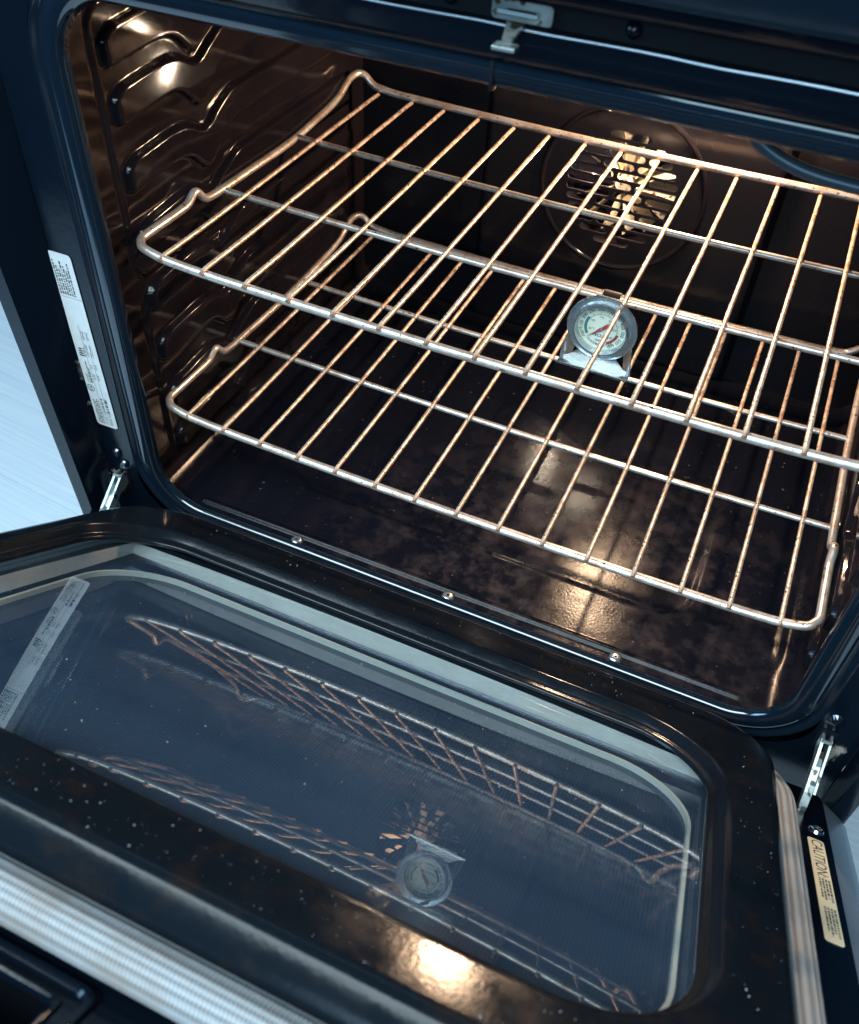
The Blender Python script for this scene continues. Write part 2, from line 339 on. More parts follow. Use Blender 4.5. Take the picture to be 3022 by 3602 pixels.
pb = MB(); box(pb, (-0.386, -0.075, 0.4265), (0.386, 0.42, 0.60), bev=0.004); pb.build('control_panel', M['enamel'], oven)
# --- small vent screws in the recess
for x in (-0.02, 0.078, 0.20):
    mb = MB(); lathe(mb, [(0, 0.0035), (0.0025, 0.003), (0.004, 0.0015), (0.0045, 0)], (x, -0.0395, 0.4065), (0, -1, 0), 16); mb.build('vent_screw', M['satin'], oven)

# --- body sides and outer side panels
def side_panel(s):
    mb = MB(); q = -1 if s < 0 else 1
    top, bot = 0.44, -0.80
    if s < 0:
        def xo(z): return -0.3975 - 0.02 * (z - 0.115) / 0.24 * 0.8
        prof = lambda z: [(-0.3590, YF), (-0.3612, YF - 0.004), (xo(z) + 0.020, YF - 0.026), (xo(z) + 0.0165, YF - 0.030), (xo(z) + 0.002, YF - 0.0305), (xo(z), YF - 0.028), (xo(z), 0.55)]
    else:
        prof = lambda z: [(0.3605, YF), (0.3612, YF - 0.004), (0.362, YF - 0.022), (0.3630, YF - 0.0245), (0.3765, YF - 0.025), (0.3775, YF - 0.023), (0.3775, 0.55)]
    zs = [bot, -0.16, -0.05, 0.1, 0.25, top]
    if s > 0: zs[0] = -0.162
    loft(mb, [[(x, y, z) for x, y in prof(max(z, -0.16))] for z in zs], closed=False, flip=(s > 0)); return mb.build('side_panel', M['satin'], oven)
side_panel(-1); side_panel(1)
mb = MB(); box(mb, (-0.372, -0.028, -0.78), (0.372, 0.55, -0.150)); mb.build('lower_body', M['void'], oven, smooth=False)

# --- cavity: left and right walls with pressed rack guides, floor, ceiling
CX0, CX1, CZ0, CZ1, CR = -0.313, 0.313, -0.0905, 0.380, 0.030
YB = 0.430
GZ = [0.3135, 0.2715, 0.2175, 0.1635, 0.1090, 0.0555, 0.0010, -0.0515]
def sst(a, b, x):
    t = min(1, max(0, (x - a) / (b - a))); return t * t * (3 - 2 * t)
def seg(py, pz, a, b):
    ax, ay = a; bx, by = b; dx, dy = bx - ax, by - ay; t = max(0, min(1, ((py - ax) * dx + (pz - ay) * dy) / (dx * dx + dy * dy + 1e-12)))
    return math.hypot(py - ax - dx * t, pz - ay - dy * t)
def smin(a, b, k=0.008):
    h = max(0, min(1, 0.5 + 0.5 * (b - a) / k)); return b + (a - b) * h - k * h * (1 - h)
def wall_h(y, z):
    h = 0.0
    # raised field with rounded front corners, in two storeys
    for (z0, z1) in ((0.126, 0.345), (-0.075, 0.118)):
        d = max(0.006 - y, z0 - z, z - z1, y - 0.405)
        cy, cz = 0.006 + 0.02, min(max(z, z0 + 0.02), z1 - 0.02)
        if y < cy and (z < z0 + 0.02 or z > z1 - 0.02): d = math.hypot(y - cy, z - cz) - 0.02
        h = max(h, 0.0022 * (1 - sst(-0.004, 0.001, d)))
    for gz in GZ:
        if abs(z - gz) > 0.052: continue
        dip = math.exp(-((y - 0.120) / 0.0180) ** 2)
        zc = gz + 0.003 * sst(0.02, 0.08, y) - 0.0125 * dip + 0.0070 * sst(0.140, 0.172, y) - 0.004 * (1 - sst(0.010, 0.034, y))
        th_ = 0.0106 - 0.0055 * (1 - sst(0.012, 0.030, y)) ** 2
        e = z - zc
        if e > 0: g_ = 1 - sst(th_, th_ + 0.0048, e)
        else: g_ = 1 - sst(th_ + 0.0085 * dip, th_ + 0.0085 * dip + 0.0060, -e)
        h = max(h, h * 0.3 + 0.0078 * g_ * sst(0.0115, 0.0190, y) * (1 - sst(0.37, 0.385, y)))
    return h
def perim():
    """cavity cross-section walked as (x, z, inward nx, nz, zone)"""
    out = []
    def arc(cx, cz, a0, zone0, zone1):
        for j in range(9):
            a = a0 + math.pi / 2 * j / 8; out.append((cx + CR * math.cos(a), cz + CR * math.sin(a), -math.cos(a), -math.sin(a)))
    return arc, out
def wall(side):
    zs = []; n = 430
    for i in range(n + 1): zs.append(CZ0 + CR + (CZ1 - CZ0 - 2 * CR) * i / n)
    row = []
    cxo = CX0 if side < 0 else CX1; s = 1 if side < 0 else -1
    for j in range(8): a = math.pi * 1.25 - math.pi / 4 * j / 8; row.append((cxo + s * (CR + CR * math.cos(a)), CZ0 + CR + CR * math.sin(a), s * -math.cos(a), -math.sin(a)))
    for z in zs: row.append((cxo, z, s, 0))
    for j in range(1, 9): a = math.pi - math.pi / 4 * j / 8; row.append((cxo + s * (CR + CR * math.cos(a)), CZ1 - CR + CR * math.sin(a), s * -math.cos(a), -math.sin(a)))
    ny = 260; mb = MB(); V = []; F = []
    ys = [-0.0295 + (YB + 0.0295) * i / ny for i in range(ny + 1)]
    for y in ys:
        for (x, z, nx, nz) in row:
            h = wall_h(y, z) if nz == 0 else wall_h(y, z) * 0.6
            h += 0.0005 * math.sin(y * 40 + z * 23) * math.sin(z * 51 + 1.3)
            V.append((x + nx * h, y, z + nz * h))
    m = len(row)
    for i in range(ny):
        for k in range(m - 1):
            f = [i * m + k, i * m + k + 1, (i + 1) * m + k + 1, (i + 1) * m + k]; F.append(f if side < 0 else f[::-1])
    mb.add(V, F); o = mb.build('side_wall', M['cavity'], oven, angle=70); return o
wall(-1); wall(1)
def floor_h(x, y):
    h = 0.0
    d = seg(x, y, (-0.262, -0.0165), (0.268, -0.0145)) - 0.0030        # raised rib near the front
    h += 0.0030 * (1 - sst(-0.003, 0.0022, d))
    d = max(-0.205 - x, x - 0.207, 0.045 - y, y - 0.375)               # shallow pressed panel
    cx, cy = min(max(x, -0.205 + 0.035), 0.207 - 0.035), min(max(y, 0.045 + 0.035), 0.375 - 0.035)
    if (x < -0.17 or x > 0.172) and (y < 0.08 or y > 0.34): d = math.hypot(x - cx, y - cy) - 0.035
    h -= 0.0022 * (1 - sst(-0.003, 0.003, d))
    d = abs(math.hypot(x, 0) - 0.290) - 0.002
    h += 0.0012 * (1 - sst(0, 0.004, d)) * sst(0.02, 0.05, y)
    h += 0.0004 * math.sin(x * 21 + 1) * math.sin(y * 27)
    h += 0.0030 * (1 - sst(-0.030, -0.0265, y))                          # roll up to the front lip
    return h
def flat(zc, zf, side, m_, name, up):
    row = []
    for j in range(8): a = math.pi * 1.25 + math.pi / 4 * j / 8; row.append((CX0 + CR + CR * math.cos(a), 1 + math.sin(a)))
    n = 300
    for i in range(n + 1): row.append((CX0 + CR + (CX1 - CX0 - 2 * CR) * i / n, 0))
    for j in range(1, 9): a = math.pi * 1.5 + math.pi / 4 * j / 8; row.append((CX1 - CR + CR * math.cos(a), 1 + math.sin(a)))
    V = []; F = []; m = len(row); ys = []; y = -0.0295
    while y < YB: ys.append(y); y += 0.0008 if y < -0.006 else 0.0023
    ys.append(YB)
    for y in ys:
        for x, lift in row:
            h = (floor_h(x, y) if up > 0 else 0) + lift * CR; V.append((x, y, zc + up * h))
    for i in range(len(ys) - 1):
        for k in range(m - 1):
            f = [i * m + k, i * m + k + 1, (i + 1) * m + k + 1, (i + 1) * m + k]; F.append(f if up > 0 else f[::-1])
    mb = MB(); mb.add(V, F); return mb.build(name, m_, oven, angle=70)
flat(CZ0, 0, 0, M['floor_por'], 'cavity_floor', 1); flat(CZ1, 0, 0, M['cavity'], 'cavity_ceiling', -1)
mb = MB(); loft(mb, [[(x, -0.028, z) for x, z in rrect(X0 - 0.001, X1 + 0.001, Z0 - 0.001, Z1 + 0.001, 0.046, 12, 10)], [(x, -0.0285, z) for x, z in rrect(CX0 - 0.002, CX1 + 0.002, CZ0 - 0.002, CZ1 + 0.002, 0.03, 12, 10)]], flip=True)
mb.build('lip_return', M['enamel'], oven)
for x, y in ((-0.1535, -0.0250), (0.0035, -0.0240), (0.1612, -0.0225)):
    mb = MB(); lathe(mb, [(0.0013, 0.0016), (0.0014, 0.0034), (0.0036, 0.0034), (0.0054, 0.0020), (0.0060, 0.0)], (x, y, CZ0 + 0.0006), (0, 0, 1), 20)
    mb.build('floor_screw', M['brushed'], oven)

# --- back wall: side strips, raised centre panel with fan slots, ring
FC = (0.002, 0.109)
mb = MB(); box(mb, (CX0 - 0.02, YB, CZ0 - 0.02), (CX1 + 0.02, YB + 0.003, FC[1] - 0.075)); box(mb, (CX0 - 0.02, YB, FC[1] + 0.075), (CX1 + 0.02, YB + 0.003, CZ1 + 0.02))
box(mb, (CX0 - 0.02, YB, FC[1] - 0.075), (FC[0] - 0.075, YB + 0.003, FC[1] + 0.075)); box(mb, (FC[0] + 0.075, YB, FC[1] - 0.075), (CX1 + 0.02, YB + 0.003, FC[1] + 0.075))
mb.build('back_wall', M['back'], oven, smooth=False)
PY = 0.420
def slot(cx, cz, w, h):
    r = h / 2; pts = []
    for k in range(7): a = math.pi / 2 + math.pi * k / 6; pts.append((cx - w / 2 + r + r * math.cos(a), cz + r * math.sin(a)))
    for k in range(7): a = -math.pi / 2 + math.pi * k / 6; pts.append((cx + w / 2 - r + r * math.cos(a), cz + r * math.sin(a)))
    return pts
holes = []
for i in range(12):
    zc = FC[1] + 0.0585 - i * 0.0107; half = math.sqrt(max(0, 0.0635 ** 2 - (zc - FC[1]) ** 2)) - 0.001
    if half < 0.02: half = 0.026
    n = 1 if half < 0.028 else (2 if half < 0.050 else 3)
    if i % 2 and n == 3: cuts = [-half, -half * 0.45, half * 0.20, half]
    elif n == 3: cuts = [-half, -half * 0.15, half * 0.42, half]
    elif n == 2: cuts = [-half, half * (0.12 if i % 2 else -0.1), half]
    else: cuts = [-half, half]
    for a, b in zip(cuts[:-1], cuts[1:]): holes.append(slot(FC[0] + (a + b) / 2, zc, (b - a) - 0.0040, 0.0076))
v, f = plate(rrect(-0.150, 0.156, -0.086, 0.372, 0.008, 4, 1), holes, 0.0012, frame((0, PY, 0), (1, 0, 0), (0, 0, 1)))
mb = MB(); mb.add(v, f)
mb.build('fan_cover_panel', M['back'], oven, angle=30)
mb = MB(); loft(mb, [[(x, PY - 0.0005, z) for x, z in rrect(-0.150, 0.156, -0.086, 0.372, 0.008)], [(x, PY, z) for x, z in rrect(-0.153, 0.159, -0.089, 0.374, 0.009)], [(x, YB, z) for x, z in rrect(-0.160, 0.166, -0.094, 0.376, 0.010)]])
mb.build('panel_edge', M['back'], oven)
def torus_ring(R, r, lift, n=72):
    mb = MB(); loops = []
    for k in range(9):
        a = math.pi * k / 8; loops.append([(FC[0] + (R + r * math.cos(a)) * math.cos(t * 2 * math.pi / n), PY - 0.0006 - lift * math.sin(a), FC[1] + (R + r * math.cos(a)) * math.sin(t * 2 * math.pi / n)) for t in range(n)])
    loft(mb, loops); return mb
torus_ring(0.0890, 0.0030, 0.0020).build('pressed_ring', M['cavity'], oven)
# --- convection fan behind the slots
mb = MB(); lathe(mb, [(0, 0.075), (0.072, 0.075), (0.074, 0.07), (0.074, 0.0)], (FC[0], YB - 0.004, FC[1]), (0, 1, 0), 40); ch = mb.build('fan_housing', M['cavity'], oven)
mb = MB(); lathe(mb, [(0, -0.012), (0.008, -0.012), (0.011, -0.008), (0.012, 0.02), (0.024, 0.022), (0.022, 0.024)], (FC[0], 0.446, FC[1]), (0, 1, 0), 32); hub = mb.build('fan_hub', M['blade'], oven)
bl = MB(); V = []
for i in range(5):
    r = 0.014 + 0.042 * i / 4; V += [(r, 0.0 + 0.002 * math.sin(i), -0.002 - 0.0004 * i), (r, 0.020, 0.003 + 0.0006 * i)]
bl.add(V, [[2 * i, 2 * i + 1, 2 * i + 3, 2 * i + 2] for i in range(4)])
b0 = None
for k in range(14):
    if b0 is None: o = b0 = bl.build('fan_blade', M['blade'], hub)
    else: o = b0.copy(); COL.objects.link(o); o.parent = hub
    o.location = (FC[0], 0.434, FC[1]); o.rotation_euler = (0, 2 * math.pi * k / 14, 0)
for loc, en, rad in (((0.030, 0.4275, 0.155), 0.6, 0), ((FC[0] - 0.034, 0.4275, FC[1] + 0.012), 0.9, 0), ((FC[0] + 0.01, 0.4275, FC[1] - 0.035), 0.22, 0)):  # fill lights added behind the fan cover so its slots look lit
    fl2 = bpy.data.lights.new('added_fan_fill', 'POINT'); fl2.energy = en; fl2.color = (1.0, 0.78, 0.58); fl2.shadow_soft_size = 0.0
    fo = bpy.data.objects.new('added_fan_fill', fl2); COL.objects.link(fo); fo.location = loc
# --- oven lamp socket and broil element
mb = MB(); lathe(mb, [(0.030, 0.0), (0.030, 0.003), (0.024, 0.006), (0.020, 0.004), (0.018, 0.0005), (0, 0.0005)], (LAMP.x, PY - 0.0006, LAMP.z), (0, -1, 0), 32); mb.build('lamp_socket', M['galv'], oven)
mb = MB(); tube(mb, smooth_path([(0.128, 0.030, 0.372), (0.1375, 0.030, 0.350), (0.1500, 0.030, 0.3385), (0.1735, 0.030, 0.3300), (0.207, 0.030, 0.3270), (0.262, 0.030, 0.327), (0.278, 0.045, 0.327), (0.280, 0.10, 0.327), (0.280, 0.38, 0.327)]), 0.0042, 12); mb.build('broil_element', M['element'], oven)
mb = MB(); tube(mb, smooth_path([(-0.26, 0.38, 0.362), (-0.26, 0.08, 0.362), (-0.235, 0.055, 0.362), (0.10, 0.055, 0.362), (0.12, 0.08, 0.362), (0.12, 0.38, 0.362)]), 0.0035, 10); mb.build('broil_element', M['element'], oven)

# --- door latch at the top
v, f = plate(rrect(0.0045, 0.0372, 0.4012, 0.4108, 0.0022, 4, 1), [rrect(0.0125, 0.0285, 0.4035, 0.4068, 0.0006, 2, 1)], 0.0012, frame((0, -0.0425, 0), (1, 0, 0), (0, 0, 1)))
mb = MB(); mb.add(v, f); latch = mb.build('door_latch', M['hinge'], oven, smooth=False)
mb = MB(); v, f = plate([(0.006, 0.0005), (0.030, 0.0005), (0.030, -0.002), (0.0225, -0.006), (0.0205, -0.0135), (0.0145, -0.0135), (0.0135, -0.006), (0.006, -0.002)], [], 0.0018, frame((0, -0.0455, 0.4055), (1, 0, 0), (0, -1.2, 0.55)))
mb.add(v, f)
box(mb, (0.0160, -0.0715, 0.3955), (0.0280, -0.0635, 0.3978), bev=0.0006)
v, f = plate([(0.0150, 0.002), (0.0245, 0.002), (0.0235, -0.0165), (0.0190, -0.0165)], [], 0.0016, frame((0, -0.0500, 0.4015), (1, 0, 0), (0, 1, 0.28))); mb.add(v, f); mb.build('latch_hook', M['hinge'], latch, smooth=False)

# --- rating label on the left of the frame
def lab(o, ex, ey, w, h): return frame(o, ex, ey)
mb = MB(); LW, LH = 0.0236, 0.180
F0 = frame((-0.3570, YF - 0.0004, 0.1672 - LH), (0.02, 0, 1), (-1, 0, 0.02))   # x runs up the frame, y runs left
F0 = frame((-0.3338, YF - 0.0005, -0.0128), (-0.02, 0, 1), (-1, 0, -0.02))
v, f = plate(rrect(0, LH, 0, LW, 0.0035, 4, 1), [], 0.0003, F0); mb.add(v, f, mi=0)
FT = F0 @ Matrix.Translation((0, 0, 0.00025))
def bar(x0, x1, y, t=0.0008, F=FT, mi=1, m=None):
    q = [F @ Vector((x0, y - t / 2, 0)), F @ Vector((x1, y - t / 2, 0)), F @ Vector((x1, y + t / 2, 0)), F @ Vector((x0, y + t / 2, 0))]; (m or mb).add(q, [[0, 1, 2, 3]], mi=mi)
def smalltext(x0, x1, y, t=0.0010, F=FT, m=None, mi=1):
    x = x0
    while x < x1:
        w = random.uniform(0.0010, 0.0042); e = min(x + w, x1); c = x
        while c < e - 0.0004: bar(c, c + 0.00064, y, 1.35 * t * random.uniform(0.75, 1.0), F, mi, m); c += 0.00078
        x = e + 0.0009
for k, (y, a, b) in enumerate(((0.0200, 0.003, 0.031), (0.0182, 0.003, 0.028), (0.0164, 0.003, 0.032), (0.0146, 0.003, 0.030))): smalltext(a, b, y)
bar(0.0025, 0.085, 0.0128, 0.0003); bar(0.0025, 0.085, 0.0076, 0.0003); bar(0.0165, 0.0168, 0.0075, 0.0105)
text(mb, 'MODEL NO.', 0.0030, FT @ Matrix.Translation((0.0030, 0.0103, 0)), 1, 'LEFT'); text(mb, 'SERIAL NO.', 0.0030, FT @ Matrix.Translation((0.0030, 0.0056, 0)), 1, 'LEFT')
for y in (0.0106, 0.0058): smalltext(0.018, 0.034, y, 0.0022)
lm = MB(); tube(lm, [FT @ Vector((0.0435 + 0.0036 * math.cos(a * math.pi / 12), 0.0187 + 0.0036 * math.sin(a * math.pi / 12), 0)) for a in range(24)], 0.0003, 5, closed=True); mb.add(lm.v, lm.f, mi=1)
text(mb, 'UL', 0.0045, FT @ Matrix.Translation((0.0435, 0.0187, 0)), 1, bold=0.0001); text(mb, 'LISTED', 0.0034, FT @ Matrix.Translation((0.0495, 0.0190, 0)), 1, 'LEFT')
smalltext(0.050, 0.074, 0.0165); smalltext(0.050, 0.066, 0.0150)
for y, s_ in ((0.0105, ('KW', '9.5', '120/208V', '60HZ')), (0.0060, ('KW', '12.6', '120/240V', '60HZ'))):
    for x, q in zip((0.058, 0.069, 0.086, 0.102), s_): text(mb, q, 0.0037, FT @ Matrix.Translation((x, y, 0)), 1)
bar(0.085, 0.112, 0.0128, 0.0003)
for k in range(4): bar(0.0785 + k * 0.0024, 0.0800 + k * 0.0024, 0.0180, 0.005 - 0.0004 * k)
smalltext(0.079, 0.090, 0.0143)
bar(0.1385, 0.1388, 0.0110, 0.0205)
for k in range(7): smalltext(0.141, 0.173 - 0.004 * (k % 3), 0.0205 - k * 0.0024, 0.0013)
mb.build('rating_label', [M['white'], M['ink']], oven, smooth=False)

# --- frame screws, hinge arms and lint
for (x, z) in ((-0.3436, -0.0455), (0.3349, -0.0473), (-0.3380, -0.0585)):
    mb = MB(); lathe(mb, [(0.0011, 0.0016), (0.0012, 0.0030), (0.0032, 0.0030), (0.0045, 0.0016), (0.0055, 0.0)], (x, YF - 0.0003, z), (0, -1, 0), 20); mb.build('frame_screw', M['enamel'], oven)
def hinge(s):
    x = 0.3355 if s > 0 else -0.3425
    mb = MB(); v, f = plate([(-0.002, 0.006), (0.006, 0.007), (0.020, -0.004), (0.040, -0.020), (0.052, -0.036), (0.058, -0.048), (0.052, -0.052), (0.044, -0.040), (0.034, -0.028), (0.026, -0.024), (0.014, -0.012), (-0.002, -0.008)],
                [rrect(0.001, 0.007, -0.004, 0.002, 0.001, 2, 1)], 0.0022, frame((x - 0.003, YF - 0.001, -0.0745), (0, -1, 0), (0, 0, 1)))
    mb.add(v, f); v, f = plate([(-0.002, 0.006), (0.006, 0.007), (0.024, -0.008), (0.040, -0.020), (0.034, -0.028), (0.014, -0.012), (-0.002, -0.008)], [], 0.0018, frame((x + 0.0035, YF - 0.001, -0.0745), (0, -1, 0), (0, 0, 1)))
    mb.add(v, f)
    box(mb, (x - 0.004, YF - 0.010, -0.0690), (x + 0.004, YF - 0.0075, -0.0665), bev=0.0005)
    v, f = plate([(0.010, -0.004), (0.022, -0.0085), (0.031, -0.0155), (0.036, -0.0150), (0.047, -0.030), (0.052, -0.044), (0.044, -0.042), (0.036, -0.030), (0.029, -0.0285), (0.020, -0.0165), (0.012, -0.0150)], [], 0.0042, frame((x, YF - 0.001, -0.0745), (0, -1, 0), (0, 0, 1)))
    mb.add(v, f)
    h = mb.build('hinge_arm', M['hinge'], oven, smooth=False)
    mb = MB(); box(mb, (x - 0.0065, YF - 0.0006, -0.0900), (x + 0.0075, YF + 0.002, -0.0640)); mb.build('hinge_slot', M['void'], oven, smooth=False)
hinge(1); hinge(-1)
def lint(name, pts, n, rad):
    mb = MB(); n *= 6
    for k in range(n):
        c = Vector(random.choice(pts)) + Vector([random.gauss(0, rad) for _ in range(3)]); c.y = YF - 0.0008 - abs(random.gauss(0, 0.0007))
        p_ = [c]; d = Vector([random.gauss(0, 1) for _ in range(3)]).normalized()
        for q in range(4): d = (d + Vector([random.gauss(0, 0.7) for _ in range(3)])).normalized(); p_.append(p_[-1] + d * 0.0007)
        tube(mb, p_, 0.00007, 3, cap=False)
    o = mb.build(name, M['lint'], oven); o['kind'] = 'stuff'
lint('lint', [(-0.3495, YF - 0.0015, -0.075), (-0.350, YF - 0.0015, -0.083), (-0.3480, YF - 0.002, -0.090)], 90, 0.0024)
lint('lint', [(-0.3612, YF - 0.001, 0.040 + 0.004 * k) for k in range(5)] + [(-0.361, YF - 0.001, 0.012)], 34, 0.0012)
lint('lint', [(0.3490 - 0.0008 * k, YF - 0.0012, -0.080 - 0.0024 * k) for k in range(11)] + [(0.349, YF - 0.001, -0.081)] * 6, 120, 0.0017)

# ================================================================== the open door (a part of the oven)
TH = 0.585; ODR = Vector((0, 0, -0.1427)); NV = Vector((0, math.sin(TH), math.cos(TH))); VV = Vector((0, -math.cos(TH), math.sin(TH)))
def D(x, v, w): return ODR + Vector((x, 0, 0)) + VV * v + NV * w
def Dl(pts, w): return [D(x, v, w) for x, v in pts]
RK = dict(k=14, side=12)
PX0, PX1, PV0, PV1 = -0.303, 0.300, 0.076, 0.523
WX0, WX1, WV0, WV1 = -0.282, 0.261, 0.139, 0.479
mb = MB(); L = []
for ins, w in ((-0.004, -0.0175), (-0.0034, 0.006), (-0.0024, 0.013), (-0.0002, 0.0185), (0.0036, 0.0262), (0.0052, 0.0283), (0.0085, 0.0297), (0.012, 0.0302)):
    L.append(Dl(rrect(PX0 + ins, PX1 - ins, PV0 + ins, PV1 - ins, 0.062 - ins, **RK), w))
for ins, w in ((-0.004, 0.0302), (-0.001, 0.0305), (0.0008, 0.0299), (0.0018, 0.0288), (0.0042, 0.0236), (0.0050, 0.0224), (0.0064, 0.0219), (0.0084, 0.0214), (0.0093, 0.0206), (0.0099, 0.0192), (0.0100, 0.0178)):
    L.append(Dl(rrect(WX0 + ins, WX1 - ins, WV0 + ins, WV1 - ins, 0.076 - ins, **RK), w))
loft(mb, L)
mb_liner = mb
door = mb.build('door', M['liner'], oven, angle=60)
def gw(x, v):         # the window pane is a very slightly domed sheet
    return 0.0190 + 0.0142 * (v - 0.27) - 0.115 * (v - 0.27) ** 2 - 0.054 * x * x
mb = MB(); NX, NVV = 40, 30; V = []
for j in range(NVV + 1):
    for i in range(NX + 1):
        x = WX0 + 0.002 + (WX1 - WX0 - 0.004) * i / NX; v_ = WV0 + 0.002 + (WV1 - WV0 - 0.004) * j / NVV; V.append(D(x, v_, gw(x, v_)))
mb.add(V, [[j * (NX + 1) + i, (j + 1) * (NX + 1) + i, (j + 1) * (NX + 1) + i + 1, j * (NX + 1) + i + 1] for j in range(NVV) for i in range(NX)])
mb.build('window_pane', M['glass'], door)
# metal spacer frame with square mitred corners under the pane
SX0, SX1, SV0, SV1 = -0.2600, 0.2555, 0.1505, 0.470
sq = [(SX0, SV0), (SX1, SV0), (SX1, SV1), (SX0, SV1)]
def wall_strip(name, pts, w0, w1, m, n=16):
    mb = MB(); L0 = []; L1 = []
    for k in range(4):
        (xa, va), (xb, vb) = pts[k], pts[(k + 1) % 4]
        base = len(mb.v); V = []
        for i in range(n + 1):
            x = xa + (xb - xa) * i / n; v_ = va + (vb - va) * i / n
            V += [D(x, v_, gw(x, v_) - 0.0012 if w0 is None else w0), D(x, v_, w1)]
        mb.add(V, [[2 * i, 2 * i + 1, 2 * i + 3, 2 * i + 2] for i in range(n)])
    return mb.build(name, m, door, angle=20)
wall_strip('spacer_frame', sq, None, 0.0002, M['galv'])
sq2 = [(SX0 - 0.010, SV0 - 0.010), (SX1 + 0.010, SV0 - 0.010), (SX1 + 0.010, SV1 + 0.008), (SX0 - 0.010, SV1 + 0.008)]
mb = MB(); loft(mb, [[D(x, v, 0.0) for x, v in sq], [D(x, v, 0.0) for x, v in sq2], [D(x, v, -0.0062) for x, v in sq2]]); mb.build('spacer_foot', M['skin'], door, smooth=False)
RG = [rrect(-0.2560 + q, 0.2475 - q, 0.1625 + q, 0.455 - q, 0.062 - q, **RK) for q in (0, 0.0024)]
mb = MB(); loft(mb, [Dl(RG[0], -0.0060), Dl(RG[0], -0.0016), Dl(RG[1], -0.0016), Dl(RG[1], -0.0060)]); mb.build('pane_seal', M['seal'], door)
mb = MB(); P = sq2[::-1]; mb.add([D(x, v, -0.0060) for x, v in P], [[0, 1, 2, 3]], [[(x, v) for x, v in P]]); mb.build('dotted_pane', M['dots'], door, smooth=False)
# outer flange, slotted far end and steel skin
FX0, FX1, FV0, FV1 = -0.374, 0.3540, 0.045, 0.680
holes = [rrect(-0.330, 0.0095, 0.5530, 0.5740, 0.004, 4, 1), rrect(-0.290, 0.285, 0.11, 0.50, 0.03, 4, 1)]
DF = frame(D(0, 0, -0.0186), (1, 0, 0), VV)
if (DF.to_3x3() @ Vector((0, 0, 1))).dot(NV) < 0: pass
v, f = plate(rrect(FX0, FX1, FV0, FV1, 0.012, 4, 1), holes, 0.0012, DF); mb = MB(); mb.add(v, f); mb.build('door_flange', M['satin'], door, smooth=False)
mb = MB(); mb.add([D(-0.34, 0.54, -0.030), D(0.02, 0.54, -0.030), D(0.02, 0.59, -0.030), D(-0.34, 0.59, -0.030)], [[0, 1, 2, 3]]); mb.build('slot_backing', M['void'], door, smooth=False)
mb = MB(); L = []
for e, w in ((0.0, -0.0188), (0.003, -0.0198), (0.016, -0.0262), (0.0225, -0.0305), (0.0245, -0.036), (0.0245, -0.056)): L.append(Dl(rrect(FX0 - e * 0.3, FX1 + e, FV0 - e * 0.2, FV1 + e, 0.014 + e * 0.3, **RK), w))
loft(mb, L[::-1]); mb.build('steel_skin', M['skin'], door)
def ridge(name, x0, x1, v, wid, hgt, w0=-0.0180, m='satin'):
    mb = MB(); loops = []
    for i in range(25):
        t = i / 24; x = x0 + (x1 - x0) * t; k = min(1, min(i, 24 - i) / 1.0) * 0.999 + 0.001
        loops.append([D(x, v + wid * math.cos(math.pi * j / 8) * 1.0, w0 + hgt * k * math.sin(math.pi * j / 8)) for j in range(9)])
    loft(mb, loops, closed=False); return mb.build(name, M[m], door)
ridge('pressed_ridge', -0.34, 0.34, 0.5215, 0.0045, 0.0035)
ridge('pressed_ridge', -0.34, 0.34, 0.5315, 0.0026, 0.0020)
# raised tray round the slot
mb = MB(); A = lambda q, w: Dl(rrect(-0.345 + q, 0.0220 - q, 0.5405 + q, 0.600 - q, 0.006, 8, 8), w)
loft(mb, [A(-0.0012, -0.0180), A(0.0002, -0.0156), A(0.0018, -0.0151), A(0.0034, -0.0156), A(0.0046, -0.0179)]); mb.build('pressed_border', M['satin'], door)
A = lambda q, w: Dl(rrect(-0.330 + q, 0.0095 - q, 0.5530 + q, 0.5740 - q, 0.004, 8, 8), w)
mb = MB(); loft(mb, [A(-0.0024, -0.0179), A(-0.0018, -0.0161), A(-0.0006, -0.0157), A(0.0004, -0.0166), A(0.0006, -0.0200)]); mb.build('slot_lip', M['satin'], door)
# braided gasket round the plug
mb = MB(); path = rrect(PX0 - 0.0145, PX1 + 0.0145, PV0 - 0.004, PV1 + 0.0135, 0.072, 16, 16)
loops = []; n = 96
for j in range(n):
    a = 2 * math.pi * j / n; ca, sa = math.cos(a), math.sin(a)
    e = 0.0100 * math.copysign(abs(ca) ** 0.8, ca); hgt = 0.0115 * math.copysign(abs(sa) ** 0.8, sa)
    rib = 0.0006 * math.sin(a * 16)
    e += rib * ca; hgt += rib * sa
    loops.append(Dl(rrect(PX0 - 0.0100 - e, PX1 + 0.0100 + e, PV0 - 0.006 - e, PV1 + 0.0100 + e, 0.071 + e, 16, 40), -0.0010 + hgt))
loft(mb, loops, ring=True); mb.build('braided_gasket', M['gasket'], door)
